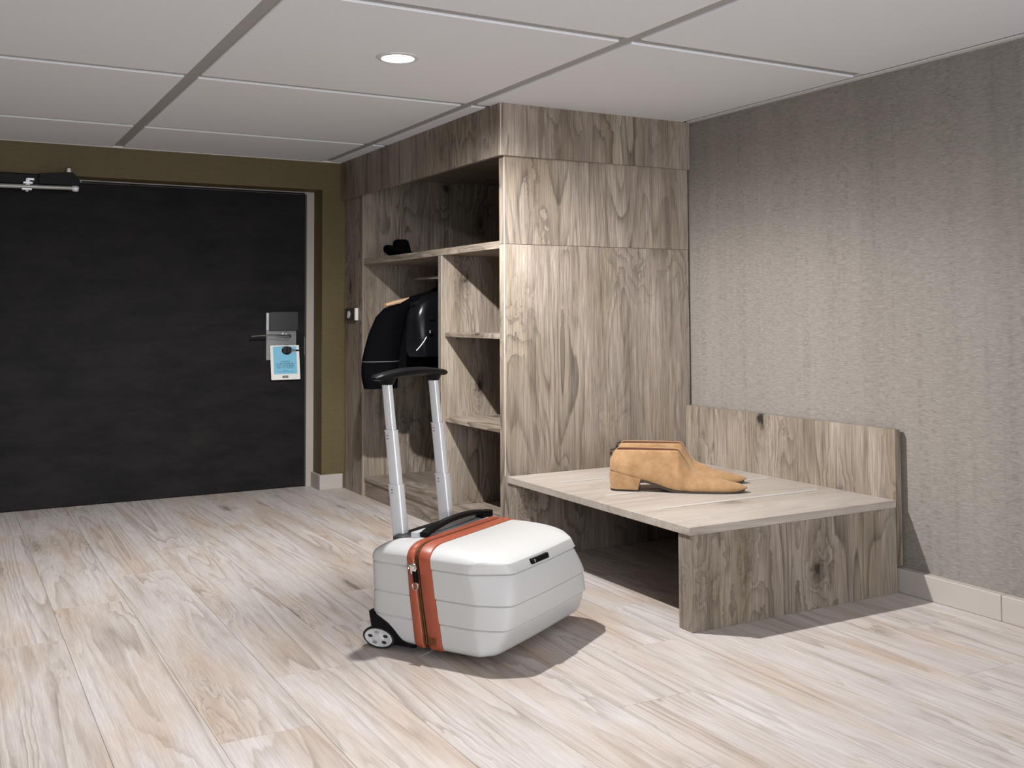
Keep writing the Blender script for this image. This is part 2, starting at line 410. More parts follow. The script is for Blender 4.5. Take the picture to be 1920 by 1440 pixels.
# lock: long steel back plate, proud upper housing, lever, thumb turn
lk = box('lock_plate', (2.006, 2.226, 7.158, DY, .90, 1.236), STEEL, dr, .003)
bm = bmesh.new(); add_box(bm, 2.018, 2.226, 7.118, 7.158, 1.106, 1.243, .006)
obj('lock_housing', bm, plain('graphite_lock_cover', (.13, .13, .135), .25, .85), lk)
bm = bmesh.new()
add_cyl(bm, (2.150, 7.158, 1.068), (0, -1, 0), .030, .028, .012)
pts = [(2.160, 7.150, 1.068), (2.160, 7.115, 1.068), (2.150, 7.096, 1.068), (2.11, 7.090, 1.069), (2.03, 7.090, 1.076), (1.95, 7.092, 1.076), (1.885, 7.096, 1.071)]
rings = []
for i, p in enumerate(pts):
    t = Vector(pts[min(i+1, 6)])-Vector(pts[max(i-1, 0)]); u, v = frame_of(t)
    a, b2 = ((.016, .014) if i < 2 else (.014, .013) if i == 2 else (.011, .011) if i == 3 else (.012, .006))
    if abs(u.z) > .7: a, b2 = b2, a
    rings.append([Vector(p)+u*a*math.cos(k*math.pi/6)+v*b2*math.sin(k*math.pi/6) for k in range(12)])
add_loft(bm, rings)
obj('lever', bm, STEEL, lk)
bm = bmesh.new(); add_lathe(bm, (2.150, 7.158, .972), (0, -1, 0), [(.036, 0), (.036, .01), (.026, .016), (.026, .020)], 28)
add_box(bm, 2.143, 2.157, 7.112, 7.142, .948, .996, .004)
obj('thumb_turn', bm, DARKST, lk)
# closer: body on the lintel, silver arm, clamp, pivot bolt
bm = bmesh.new(); add_box(bm, XD0+.012, .735, 6.945, 7.168, 2.030, 2.094, .004); cl = obj('door_closer', bm, BLACKP, dr)
bm = bmesh.new(); add_tube(bm, [(XD0+.02, 6.925, 2.008), (.715, 6.925, 2.017)], .0135, 14); obj('closer_arm', bm, plain('closer_arm_metal', (.36, .36, .34), .4, .4), cl)
bm = bmesh.new(); add_lathe(bm, (.708, 6.925, 2.017), (1, 0, -.12), [(.013, 0), (.019, .008), (.021, .028), (.015, .040)], 14); obj('arm_end_cap', bm, ALU, cl)
bm = bmesh.new(); add_box(bm, .432, .486, 6.900, 6.950, 2.028, 2.040, .002); add_box(bm, .452, .494, 6.905, 6.945, 2.050, 2.064, .002); add_box(bm, .425, .482, 6.905, 6.945, 1.990, 2.002, .002); add_lathe(bm, (.455, 6.925, 1.990), (0, 0, -1), [(.010, 0), (.010, .006), (.004, .010)], 10)
add_box(bm, .448, .470, 6.918, 6.932, 1.99, 2.06)
obj('arm_clamp', bm, ALU, cl)
bm = bmesh.new()
add_prism(bm, [(.52, 2.032), (.745, 2.032), (.755, 2.060), (.735, 2.086), (.712, 2.112), (.668, 2.112), (.640, 2.106), (.52, 2.096)], lambda x, z: (x, 6.900, z), lambda x, z: (x, 6.944, z))
obj('pivot_bracket', bm, BLACKP, cl)
bm = bmesh.new(); add_lathe(bm, (.690, 6.922, 2.110), (0, 0, 1), [(.015, 0), (.015, .014), (.012, .015), (.012, .028), (.006, .031)], 14); obj('pivot_bolt', bm, ALU, cl)
bm = bmesh.new(); add_box(bm, .79, 2.28, 7.146, 7.152, 2.083, 2.092); obj('closer_rail', bm, BLACKP, cl)

# door hanger card, hooked over the thumb turn
hg = empty('door_hanger_card', (2.138, 7.142, .762), 'sky-blue door hanger card with white border and dark print, hooked under the lever', 'door hanger')
def cx(u, v): return (2.1335+u+(.012 if v < .2 else 0)*(1-v/.2), v+.762)
poly = [(-.104, .004), (-.100, 0), (.100, 0), (.104, .004), (.099, .192), (.056, .196)]
hole = [(.017+.040*math.cos(t), .205+.040*.75*math.sin(t)) for t in [math.radians(-20-320*k/18) for k in range(19)]]
poly = [(-.104, .004), (-.100, 0), (.100, 0), (.104, .004), (.104, .199)]+hole+[(.104, .209), (.104, .238), (.100, .242), (-.100, .242), (-.104, .238)]
def bord(k): return [(u*k[0]+k[2], (v-k[3])*k[1]+k[3]) for u, v in poly]
bm = bmesh.new(); add_prism(bm, poly, lambda u, v: (2.1335+u+.012*(1-v/.242), 7.1400, v+.762), lambda u, v: (2.1335+u+.012*(1-v/.242), 7.1415, v+.762))
obj('card', bm, CARDW, hg, 0)
inner = [(-.084, .040), (.084, .040), (.084, .199)]+hole+[(.084, .209), (.084, .232), (-.084, .232)]
bm = bmesh.new(); add_prism(bm, inner, lambda u, v: (2.1335+u+.012*(1-v/.242), 7.1392, v+.762), lambda u, v: (2.1335+u+.012*(1-v/.242), 7.1400, v+.762))
obj('blue_panel', bm, CARDB, hg, 0)
def text(name, body, x, y, z, size, m, parent, sx=1.0):
    cu = bpy.data.curves.new(name, 'FONT'); cu.body = body; cu.size = size; cu.align_x = 'CENTER'; cu.align_y = 'CENTER'; cu.extrude = .0002
    to = bpy.data.objects.new(name, cu); COL.objects.link(to)
    me = bpy.data.meshes.new_from_object(to.evaluated_get(bpy.context.evaluated_depsgraph_get()))
    bpy.data.objects.remove(to); bm = bmesh.new(); bm.from_mesh(me)
    for v in bm.verts: v.co = Vector((x+v.co.x*sx, y-v.co.z, z+v.co.y))
    return obj(name, bm, m, parent, 0)
tz = .762
for k, (t, zz, sz) in enumerate((('LAISSEZ', .127, .0135), ('LE BONHEUR !', .112, .0150), ('LA CHAMBRE', .098, .0150), ('EST À VOUS', .085, .0150), ('Merci', .065, .0085), ('de ne pas nous déranger', .058, .0085))):
    text('lettering', t, 2.140, 7.1388, tz+zz, sz, INKB, hg, 1.45)
box('printed_emblem', (2.121, 2.162, 7.1392, 7.1400, tz+.012, tz+.028), INKG, hg, 0)
box('emblem_line', (2.126, 2.157, 7.1388, 7.1392, tz+.0185, tz+.0215), CARDW, hg, 0)

# ------------------------------------------------------------------ wardrobe
XC, XF, YF, YP, YL = 2.510, 2.482, 4.575, 4.590, 6.577
ZFB, ZS1 = 2.027, 1.593
wr = empty('wardrobe', (3.1, 5.7, 0), 'tall open oak-effect wardrobe built into the corner beside the door', 'wardrobe')
BX = XW-.012
box('side_panel', (XC, BX, YP, YP+.053, 0, 1.573), WZ, wr)
box('side_panel', (XC, BX, YP, YP+.053, 1.5745, ZFB+.20), WZ, wr)
box('end_panel', (XC, BX, YL, YL+.03, 0, ZFB+.20), WZ, wr)
box('filler_panel', (XC+.004, XC+.030, YL+.031, YB, 0, ZFB+.20), WZ, wr)
box('back_panel', (BX-.02, BX, YP+.054, YL-.001, 0, ZFB+.20), WZ, wr)
box('divider', (XC, BX-.021, 5.336, 5.387, .131, 1.5535), WZ, wr)
box('top_shelf', (XC, BX-.021, YP+.054, YL-.001, 1.554, ZS1), WY, wr)
box('shelf', (XC+.018, BX-.021, YP+.054, 5.335, 1.088, 1.113), WY, wr)
box('shelf', (XC+.018, BX-.021, YP+.054, 5.335, .607, .632), WY, wr)
box('bottom_shelf', (XC+.006, BX-.021, YP+.054, YL-.001, .106, .1305), WY, wr)
box('plinth', (XC+.014, XC+.034, YP+.054, YL-.001, 0, .105), WY, wr)
box('top_panel', (XC+.02, BX-.021, YP+.054, YL-.001, ZFB+.12, ZFB+.145), WX, wr)
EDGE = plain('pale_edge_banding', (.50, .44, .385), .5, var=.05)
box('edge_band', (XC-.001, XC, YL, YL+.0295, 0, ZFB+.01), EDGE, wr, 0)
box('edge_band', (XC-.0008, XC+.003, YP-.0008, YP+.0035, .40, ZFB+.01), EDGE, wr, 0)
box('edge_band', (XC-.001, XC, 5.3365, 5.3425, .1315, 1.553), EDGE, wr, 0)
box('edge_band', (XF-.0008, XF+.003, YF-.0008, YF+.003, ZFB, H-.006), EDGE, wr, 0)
box('front_fascia', (XF, XF+.022, YF+.0225, YB, ZFB, H), WZ, wr)
box('side_fascia', (XF, XW-.004, YF, YF+.022, ZFB, H), WZ, wr)
bm = bmesh.new(); add_cyl(bm, (2.86, 5.388, 1.46), (0, 1, 0), .013, .013, 1.188, 14); obj('clothes_rail', bm, CHROME, wr)
for x, z in ((XC+.09, 1.081), (XC+.09, .600)):
    bm = bmesh.new(); add_cyl(bm, (x, 5.335, z), (0, -1, 0), .006, .006, .014, 10); obj('shelf_pin', bm, CHROME, wr)

# card switch on the filler panel
sw = empty('card_switch', (XC-.01, 6.80, 1.178), 'small dark card switch with white edge on the narrow wardrobe strip beside the olive wall', 'switch')
box('switch_body', (XC-.016, XC+.004, 6.715, 6.90, 1.178, 1.262), SWB, sw, .003)
box('card_slot', (XC-.017, XC+.004, 6.688, 6.714, 1.178, 1.262), SWW, sw, .003)
bm = bmesh.new(); add_prism(bm, [(6.852, 1.195), (6.812, 1.195), (6.790, 1.222), (6.810, 1.242), (6.838, 1.240)], lambda y, z: (XC-.0162, y, z), lambda y, z: (XC-.019, y, z)); obj('switch_symbol', bm, SWW, sw, 0)

# hat on the top shelf
ht = empty('hat', (2.62, 6.14, ZS1), 'black hat with turned-up brim on the top shelf of the wardrobe', 'hat')
bm = bmesh.new(); n = 40
def ring(rx, ry, z, cx=2.60, cy=6.14, lift=0):
    r = []
    for k in range(n):
        t = 2*math.pi*k/n; r.append((cx+rx*math.cos(t), cy+ry*math.sin(t), z+lift*max(0, -math.cos(t))**1.5))
    return r
add_loft(bm, [ring(.060, .075, ZS1+.002), ring(.125, .15, ZS1+.004, 2.615, lift=.040), ring(.135, .160, ZS1+.012, 2.625, lift=.050), ring(.128, .152, ZS1+.018, 2.625, lift=.052), ring(.062, .078, ZS1+.018)])
obj('brim', bm, FELT, ht)
bm = bmesh.new(); add_loft(bm, [ring(.060, .076, ZS1+.012), ring(.056, .072, ZS1+.05), ring(.046, .060, ZS1+.096, 2.597), ring(.034, .046, ZS1+.106, 2.597), ring(.014, .02, ZS1+.098, 2.597)]); obj('crown', bm, FELT, ht)
bm = bmesh.new(); add_loft(bm, [ring(.0625, .0785, ZS1+.020), ring(.0605, .0765, ZS1+.038)], cap=False); obj('hat_band', bm, GLOSSY, ht)

# hangers and jackets
def hanger(y, wood_m, label, z=1.335, xc=2.86, half=.44):
    h = empty('clothes_hanger', (xc, y, z), label, 'hanger', 'hangers on the wardrobe rail')
    bm = bmesh.new(); rings = []
    for k in range(-8, 9):
        t = k/8; x = xc+half*t; zz = z+.010-.070*abs(t)**1.5; hw = .012+.012*abs(t); hh = .016 if abs(t) < .95 else .011
        rings.append([(x, y+hw*math.cos(a), zz+hh*math.sin(a)) for a in [math.pi*q/5 for q in range(10)]])
    add_loft(bm, rings); obj('shoulder_bar', bm, wood_m, h)
    bm = bmesh.new()
    pts = [(xc, y, z+.055), (xc, y, z+.10)]+[(xc+.022*math.sin(a), y, z+.122-.022*math.cos(a)) for a in [math.radians(q) for q in (30, 70, 110, 150, 190, 230, 265)]]
    add_tube(bm, pts, .003, 8); obj('hook', bm, CHROME, h); return h
hanger(5.975, HANGW, 'pale wooden hanger holding the matt black jacket in the wardrobe')
hanger(5.66, BLACKP, 'black hanger inside the glossy black jacket', xc=2.86, half=.40)
def folded(cx, cy, rx, ry, z, n=44, amp=.1, ph=0, fr=7):
    return [(cx+rx*math.cos(a)*(1+amp*.3*math.sin(fr*a+ph)), cy+ry*math.sin(a)*(1+amp*math.sin(fr*a+ph)), z) for a in [2*math.pi*k/n for k in range(n)]]
jk = empty('jacket', (2.80, 5.975, .76), 'matt black jacket with long sleeve hanging nearest the wardrobe end panel', 'jacket', 'jackets in the wardrobe')
bm = bmesh.new()
add_loft(bm, [folded(2.86, 5.975, rx, ry, z, amp=am, ph=z*3) for z, rx, ry, am in ((1.405, .07, .05, 0), (1.39, .09, .06, 0), (1.365, .14, .06, .02), (1.335, .25, .06, .03), (1.30, .34, .065, .04), (1.25, .385, .07, .05), (1.1, .37, .085, .09), (.95, .36, .09, .14), (.86, .365, .09, .18))])
obj('jacket_body', bm, CLOTH, jk, 50)
bm = bmesh.new()
SLV = ((1.285, 2.545, .05, .045), (1.255, 2.50, .085, .06), (1.20, 2.462, .102, .068), (1.10, 2.425, .112, .07), (1.0, 2.40, .118, .07), (.93, 2.388, .12, .07), (.85, 2.384, .118, .068), (.80, 2.388, .114, .066), (.762, 2.393, .108, .062))
add_loft(bm, [folded(x, 5.97, rx, ry, z, amp=.05, ph=z*9, fr=5) for z, x, rx, ry in SLV]); obj('sleeve', bm, CLOTH, jk, 50)
bm = bmesh.new(); add_loft(bm, [folded(2.388, 5.97, .1225, .0725, z, amp=.05, ph=.93*9, fr=5) for z in (.927, .931)], cap=False); obj('cuff_seam', bm, plain('grey_seam_thread', (.10, .10, .11), .6), jk)
bm = bmesh.new(); add_loft(bm, [folded(2.86, 5.975, r, .06, z, amp=.02) for z, r in ((1.385, .075), (1.41, .085), (1.435, .075))]); obj('collar', bm, CLOTH, jk, 50)
gj = empty('jacket', (2.80, 5.66, .97), 'shorter glossy black jacket hanging in front of the matt black one', 'jacket', 'jackets in the wardrobe')
bm = bmesh.new()
add_loft(bm, [folded(2.83, 5.66, rx, ry, z, amp=am, ph=1+z*4, fr=9) for z, rx, ry, am in ((1.40, .07, .05, 0), (1.385, .10, .06, 0), (1.36, .18, .065, .02), (1.33, .28, .07, .03), (1.28, .36, .075, .05), (1.2, .39, .085, .08), (1.1, .395, .09, .10), (1.0, .39, .09, .10), (.965, .375, .08, .06))])
obj('jacket_body', bm, GLOSSY, gj, 50)
bm = bmesh.new(); add_tube(bm, [(2.42+.03, 5.560, 1.005), (2.475, 5.560, 1.03), (2.50, 5.560, 1.06), (2.515, 5.560, 1.085)], .0025, 6); obj('pale_curve', bm, PALE, gj)  # thin pale curved line on the jacket front
bm = bmesh.new(); add_lathe(bm, (2.545, 5.568, 1.115), (0, -1, 0), [(.010, 0), (.011, .006), (.006, .010)], 14); obj('snap', bm, CHROME, gj)
bm = bmesh.new(); add_box(bm, 2.54, 2.572, 5.565, 5.573, 1.198, 1.203); obj('zip_end', bm, CHROME, gj)

# ------------------------------------------------------------------ luggage bench
bn = empty('luggage_bench', (3.1, 3.86, 0), 'low oak-effect luggage bench with tall backboard against the grey wall', 'bench')
B0, B1 = 3.143, YP-.002
box('bench_top', (2.521, 3.658, B0, B1, .366, .398), WTOP, bn)
box('end_panel', (2.529, 3.658, B0+.002, 3.226, 0, .3655), WZ, bn)
box('end_panel', (2.529, 3.658, 4.503, B1, 0, .3655), WZ, bn)
box('backboard', (3.659, 3.694, B0, B1, .113, .703), WZ, bn)
for y in (B0+.12, 3.85, B1-.12): box('wall_batten', (3.694, XW-.002, y-.03, y+.03, .16, .66), WZ, bn)
for y, x0, x1 in ((3.500, 2.648, 3.570), (3.872, 2.648, 3.612), (4.279, 2.66, 3.612)):
    box('inlay_strip', (x0, x1, y-.0, y+.026, .398, .3986), STRIP, bn, 0)
    box('inlay_seam', (x0, x1, y-.0035, y, .398, .3985), STEEL, bn, 0)

# ------------------------------------------------------------------ boots
Au = Vector((.7624, -.6471, 0)); An = Vector((.6471, .7624, 0))
ZT = .3986
def boot(base, label, turn=0, dz=0.0):
    c, s = math.cos(turn), math.sin(turn)
    u = Au*c+An*s; v = -Au*s+An*c
    base = Vector(base)
    W3 = lambda a, q, z: base+u*a+v*q+Vector((0, 0, z))
    bt = empty('ankle_boot', base, label, 'boot', 'pair of tan ankle boots on the bench')
    zb = [(0, .090), (.02, .082), (.05, .074), (.13, .053), (.18, .041), (.235, .024), (.276, .009), (.31, .003), (.36, .002), (.56, .002), (.60, .006), (.628, .017)]
    zt = [(0, .135), (.018, .170), (.030, .186), (.10, .187), (.318, .187), (.335, .166), (.352, .141), (.372, .112), (.390, .099), (.434, .081), (.482, .062), (.55, .047), (.60, .036), (.628, .021)]
    hw = [(0, .020), (.012, .046), (.035, .066), (.08, .075), (.14, .073), (.2, .072), (.28, .076), (.36, .080), (.42, .080), (.48, .075), (.54, .064), (.59, .042), (.615, .024), (.628, .006)]
    top = [(0, .010), (.02, .030), (.035, .048), (.08, .057), (.2, .052), (.28, .044), (.318, .036), (.345, .024), (.37, .012), (.396, 0), (.63, 0)]
    st = [0, .004, .010, .018, .026, .035, .05, .07, .095, .12, .15, .18, .21, .24, .27, .295, .312, .32, .328, .338, .35, .362, .374, .384, .393, .41, .434, .46, .49, .52, .55, .575, .597, .612, .622, .628]
    bm = bmesh.new(); rings = []; n = 13
    for a in st:
        z0, z1, h, tp = interp(zb, a), interp(zt, a), interp(hw, a), interp(top, a)
        r = []
        for k in range(-n, n+1):
            t = abs(k)/n; sg = 1 if k >= 0 else -1
            # bottom middle -> widest -> rim
            if t < .3: q = h*.93*(t/.3); z = z0
            else:
                e = (t-.3)/.7
                z = z0+(z1-z0)*(e**.9)
                bul = math.sin(min(e*2.4, 1)*math.pi/2)
                pw = interp([(.25, 1.25), (.45, 2.2)], a); rr_ = interp([(.30, 1.0), (.46, .64)], a)
                q = h*(.93+.07*bul)*max(0, 1-e**pw)**rr_+tp*(e**pw)
            wr_ = .0018*math.sin(a*120+z*70+k)*(1 if .05 < a < .5 else 0)
            r.append(W3(a, sg*max(q, .0004)+wr_, z))
        rings.append(r)
    add_loft(bm, rings, cap=False, closed=False)
    # close heel and toe
    bmesh.ops.remove_doubles(bm, verts=bm.verts[:], dist=.0007)
    o = obj('upper', bm, SUEDE, bt, 60)
    o.data.materials.append(LINING)
    md = o.modifiers.new('thick', 'SOLIDIFY'); md.thickness = .005; md.offset = -1; md.material_offset = 1; md.material_offset_rim = 0
    o2 = o.modifiers.new('sub', 'SUBSURF'); o2.levels = 1; o2.render_levels = 1
    # block heel
    def hp(a, q, z): return W3(a, q, z)
    bm = bmesh.new(); rings = []
    for z, a0, a1, hh in ((.006, .003, .135, .068), (.02, .001, .136, .069), (.066, -.002, .142, .0725), (.084, -.001, .146, .0725)):
        pl = [(a1, -hh), (a1, hh), (a0+.03, hh*.98), (a0+.008, hh*.72), (a0, hh*.3), (a0, -hh*.3), (a0+.008, -hh*.72), (a0+.03, -hh*.98)]
        zz = lambda a, z=z: z if z < .05 else z-.028*max(0, (a-.02))/.12
        rings.append([hp(a, q, zz(a)) for a, q in pl])
    add_loft(bm, rings); hl = obj('heel', bm, SUEDE, bt, 40)
    bm = bmesh.new(); pl = [(.136, -.066), (.136, .066), (.032, .064), (.010, .047), (.002, .02), (.002, -.02), (.010, -.047), (.032, -.064)]
    add_loft(bm, [[hp(a, q, z) for a, q in pl] for z in (0, .006)]); obj('heel_cap', bm, SOLE, hl, 30)
    bm = bmesh.new(); left, right = [], []
    ss = [.15, .19, .235, .276, .31, .36, .42, .48, .54, .59, .615]
    rr = []
    for a in ss:
        h = interp(hw, a)*.955; z = interp(zb, a)
        rr.append([W3(a, -h, z-.005), W3(a, h, z-.005), W3(a, h, z+.0025), W3(a, -h, z+.0025)])
    add_loft(bm, rr); obj('sole', bm, SOLE, bt, 30)
    bm = bmesh.new()
    pts = [W3(.022, q, z) for q, z in ((-.004, .178), (-.004, .168))]
    add_tube(bm, [W3(.026, 0, .186), W3(.008, 0, .180), W3(.004, 0, .162), W3(.012, 0, .146)], .006, 8); obj('pull_tab', bm, SOLE, bt)
    return bt
boot((2.712+.647*.075, 3.968+.762*.075, ZT+.003), 'tan suede ankle boot with low block heel, nearer of the pair on the bench')
boot((2.712+.647*.325-.762*-.006, 3.968+.762*.325, ZT+.003), 'tan suede ankle boot, farther of the pair, half hidden behind the other', .02)

# ------------------------------------------------------------------ suitcase
az = math.radians(59.6)
Wd = Vector((math.sin(az), math.cos(az), 0)); Dd = Vector((math.cos(az), -math.sin(az), 0)); SO = Vector((1.438, 3.561, 0))
SW = .645
def Q(wv, d, z): return SO+Wd*wv+Dd*d+Vector((0, 0, z))
sc = empty('suitcase', SO+Wd*.32+Dd*.2, 'white hard-shell cabin suitcase with orange leather zip band and raised trolley handle', 'suitcase')
ZB, ZTP = .032, .384
bandL = lambda z: interp([(.04, .143), (.22, .117), (.352, .105), (.384, .096)], z)
bandR = lambda z: interp([(.04, .264), (.22, .228), (.35, .206), (.384, .196)], z)
def inset(z):
    if z > .338: return .105*(1-math.sqrt(max(0, 1-((z-.338)/(ZTP-.338))**2)))
    if z < .055: return .018*(1-math.sqrt(max(0, 1-((.055-z)/(.055-ZB))**2)))
    return 0.0
RIBS = (.310, .208, .124)
def rib(z): return max([max(0, 1-abs(z-r)/.0040) for r in RIBS])*.006
zl = [ZB, .0325, .034, .037, .042, .048, .055, .075]+[.095]+[q for r in sorted(RIBS) for q in (r-.012, r-.0036, r-.0012, r+.0012, r+.0036, r+.012)]+[.24, .275, .333, .338]
zl += [ZTP-(ZTP-.338)*(1-math.sin(t*math.pi/2/9)) for t in range(1, 9)]+[ZTP]
zl = sorted(zl+[.3455, .3475])
dfr = lambda z: interp([(.032, .440), (.036, .450), (.05, .462), (.10, .488), (.129, .500), (.20, .514), (.25, .514), (.30, .505), (.345, .490), (.352, .482), (.358, .466), (.366, .432), (.374, .385), (.380, .335), (.384, .28)], z)
def far_inset(z): return inset(z)*(.62 if z > .338 else 1)+rib(z)
def saw(z):
    for hi, lo in ((.360, .310), (.310, .208), (.208, .124), (.124, .032)):
        if z >= lo: return max(0, min(1, (hi-z)/(hi-lo)))
    return 1
def front_path(z):
    i = inset(z)+rib(z); f = dfr(z)-rib(z); b0 = bandR(z)+.001
    wn = interp([(.04, .034), (.12, .040), (.22, .050), (.31, .078), (.384, .06)], z); dcn = f-interp([(.04, .045), (.12, .105), (.22, .118), (.31, .135), (.336, .12), (.384, .03)], z)
    wf = interp([(.04, .020), (.12, .030), (.20, .046), (.31, .085), (.384, .09)], z); dcf = f-interp([(.04, .03), (.12, .05), (.20, .07), (.31, .125), (.384, .05)], z)
    dcn = max(dcn, b0+.02); dcf = max(dcf, b0+.02)
    bow = .012
    sw_ = saw(z); E = SW-far_inset(z)+.009*sw_+interp([(.03, .046), (.12, .036), (.22, .012), (.30, 0)], z); f += .006*sw_; i -= .004*sw_
    p = [(i, b0), (i, b0*.5+dcn*.5), (i, dcn-.012), (i+.003, dcn+.01), (i+wn-.010, f-.022), (i+wn+.012, f-.002), (i+wn+.07, f), (SW*.5, f+bow*.3), (E-wf-.07, f-.004), (E-wf-.012, f-.006), (E-wf+.012, f-.014), (E-.003, dcf+.008), (E, dcf-.012), (E, b0*.5+dcf*.5), (SW-far_inset(z), b0)]
    return chaikin(p, 2)
def shell(name, path, parent):
    bm = bmesh.new(); R = add_loft(bm, [[Q(a, d, z) for a, d in path(z)] for z in zl], cap=False, closed=False)
    for r in (R[0], R[-1]): bm.faces.new(r)
    return obj(name, bm, WHITE, parent, 24)
shell('front_shell', front_path, sc)
dbk = lambda z: interp([(.042, -.03), (.06, -.056), (.12, -.063), (.22, -.062), (.325, -.070), (.345, -.064), (.36, -.050), (.372, -.030), (.380, -.008), (.384, .012)], z)
def back_path(z):
    i = inset(z)+rib(z); f = dbk(z)+rib(z)*.6; b0 = bandL(z)-.001; r = .05; E = SW-far_inset(z)
    p = [(i, b0), (i, (b0+f)*.5), (i, f+r), (i+r*.08, f+r*.35), (i+r*.35, f+r*.08), (i+r, f), (SW*.5, f), (E-r, f), (E-r*.35, f+r*.08), (E-r*.08, f+r*.35), (E, f+r), (E, (b0+f)*.5), (E, b0)]
    return chaikin(p, 2)
shell('back_shell', back_path, sc)
# band around the middle
def prof(off, z0=ZB):
    """(w, z) outline of the case cross-section, from the near bottom over the top to the far bottom"""
    zs = [ZB+.0005, .034, .037, .042, .048, .055, .08, .11, .16, .21, .26, .30, .325, .338]+[ZTP-(ZTP-.338)*(1-math.sin(t*math.pi/2/9)) for t in range(1, 9)]
    near = [(inset(z)-off*(1 if z < .36 else .6), z+(off if z > .36 else -off if z < .05 else 0)) for z in zs]
    mid = [(SW*t, ZTP+off) for t in (.18, .26, .34, .42, .5, .58, .66, .74, .82)]
    far = [(SW-(a*.62 if z > .345 else a), z) for a, z in near[::-1]]
    return near+mid+far
def band(name, cols, m, parent):
    """cols: (fraction across, proud)"""
    bm = bmesh.new(); L = [prof(off) for _, off in cols]; rows = []
    for k in range(len(L[0])):
        row = []
        for (fr, off), pr in zip(cols, L):
            a, z = pr[k]; zc = min(max(z, ZB), ZTP)
            row.append(Q(a, bandL(zc)+(bandR(zc)-bandL(zc))*fr, z))
        rows.append(row)
    add_loft(bm, rows, cap=False, closed=False); return obj(name, bm, m, parent, 40)
bd = band('leather_band', [(0, -.004), (.01, .002), (.05, .004), (.27, .0045), (.31, .001), (.32, -.004)], LEATH, sc)
band('leather_band', [(.49, -.004), (.50, .001), (.54, .0045), (.95, .004), (.99, .002), (1.0, -.004)], LEATH, sc)
zp = band('zipper_tape', [(.30, -.003), (.51, -.003)], TAPE, sc)
for f in (.355, .435): band('zipper_teeth', [(f-.02, -.0028), (f-.015, .0005), (f+.015, .0005), (f+.02, -.0028)], BRASS, zp)
# zip pull on the near side
pu = empty('zip_pull', Q(-.012, .150, .29)); pu.parent = sc; pu.location = ORG['zip_pull']-ORG[sc.name]
bm = bmesh.new(); add_loft(bm, [[Q(-.003-.012*t, .1435+a, z) for a, z in ((-.014, .318), (.014, .318), (.010, .290), (-.010, .290))] for t in (0, 1)]); obj('slider', bm, CHROME, pu, 30)
bm = bmesh.new(); add_tube(bm, [Q(-.018+.004*math.sin(t), .141+.017*math.cos(t), .312+.012*math.sin(t)) for t in [math.radians(q) for q in range(-20, 201, 20)]], .0035, 8); obj('pull_loop', bm, CHROME, pu)
bm = bmesh.new(); add_loft(bm, [[Q(-.008-.008*t, d, z) for d, z in ((.139, .300), (.156, .300), (.163, .262), (.147, .262))] for t in (0, 1)]); obj('pull_tab', bm, BLACKP, pu, 30)
bm = bmesh.new(); add_tube(bm, [Q(-.013, .152+.012*math.sin(t), .262-.013+.013*math.cos(t)) for t in [math.radians(q) for q in range(20, 345, 25)]], .003, 8); obj('pull_ring', bm, CHROME, pu)
# woven loops at the foot of the band
for k in range(4):
    d = .196+.012*k
    bm = bmesh.new(); add_loft(bm, [[Q(-.0075, d-.003+.0*z, z), Q(-.0075, d+.003, z), Q(-.003, d+.003, z), Q(-.003, d-.003, z)] for z in (.05, .075)]); obj('stitched_tab', bm, BRASS, bd, 0)
# top plate, tubes, grip, carry handle
bm = bmesh.new(); pl = chaikin([(.10, -.045), (.56, -.045), (.585, -.02), (.585, .068), (.14, .072), (.085, .0)], 2, True)
add_loft(bm, [[Q(a, d, ZTP+z) for a, d in pl] for z in (-.03, .0015)]); tp = obj('top_plate', bm, plain('dark_grey_plate', (.045, .047, .050), .4), sc)
lean = lambda z: -.047-.116*(z-.376)
def tube_seg(bm, wc, z0, z1, a, b2):
    rings = []
    for z in (z0, z1):
        dc = lean(z); pl = [(-a*.5, -b2*.5+.3*b2*0), (-a*.5, b2*.5)]
        r = []
        for k in range(20):
            t = 2*math.pi*k/20; ct, s_ = math.cos(t), math.sin(t); e = .45
            r.append(Q(wc+a/2*math.copysign(abs(ct)**e, ct), dc+b2/2*math.copysign(abs(s_)**e, s_), z))
        rings.append(r)
    add_loft(bm, rings)
for wc in (.168, .480):
    tb = None
    for z0, z1, a, b2 in ((.36, .566, .042, .056), (.55, .770, .036, .047), (.76, .957, .029, .037)):
        bm = bmesh.new(); tube_seg(bm, wc, z0, z1, a, b2)
        if z0 < .9 and z0 < .75: tube_seg(bm, wc, z1-.003, z1+.0015, a+.003, b2+.003)
        o = obj('handle_tube', bm, ALU, sc, 40)
        if z1 < .9:
            for zz in (z1-.02, z1-.032):
                bm = bmesh.new(); add_loft(bm, [[Q(wc-a/2-.0008+.001*t, lean(zz)+d, z) for d, z in ((-.012, zz), (-.003, zz), (-.003, zz+.002), (-.012, zz+.002))] for t in (0, 1)]); obj('tube_mark', bm, BLACKP, o, 0)
    if wc > .4:
        for zz in (.735, .655):
            bm = bmesh.new(); add_lathe(bm, Q(wc-.0151, lean(zz)-.004, zz), -Wd, [(.005, -.001), (.005, .0008)], 10); obj('lock_hole', bm, BLACKP, o, 0)
bm = bmesh.new(); rings = []
for k in range(25):
    t = k/24; a = .085+.475*t; s_ = math.sin(math.pi*t); z = .972+.016*s_**.8; hh = (.012+.006*s_) if 0 < k < 24 else .004; hd = (.030+.008*s_) if 0 < k < 24 else .012
    rings.append([Q(a, lean(.97)+.004+hd*math.cos(q)*(1), z+hh*math.copysign(abs(math.sin(q))**.8, math.sin(q))) for q in [2*math.pi*j/16 for j in range(16)]])
add_loft(bm, rings)
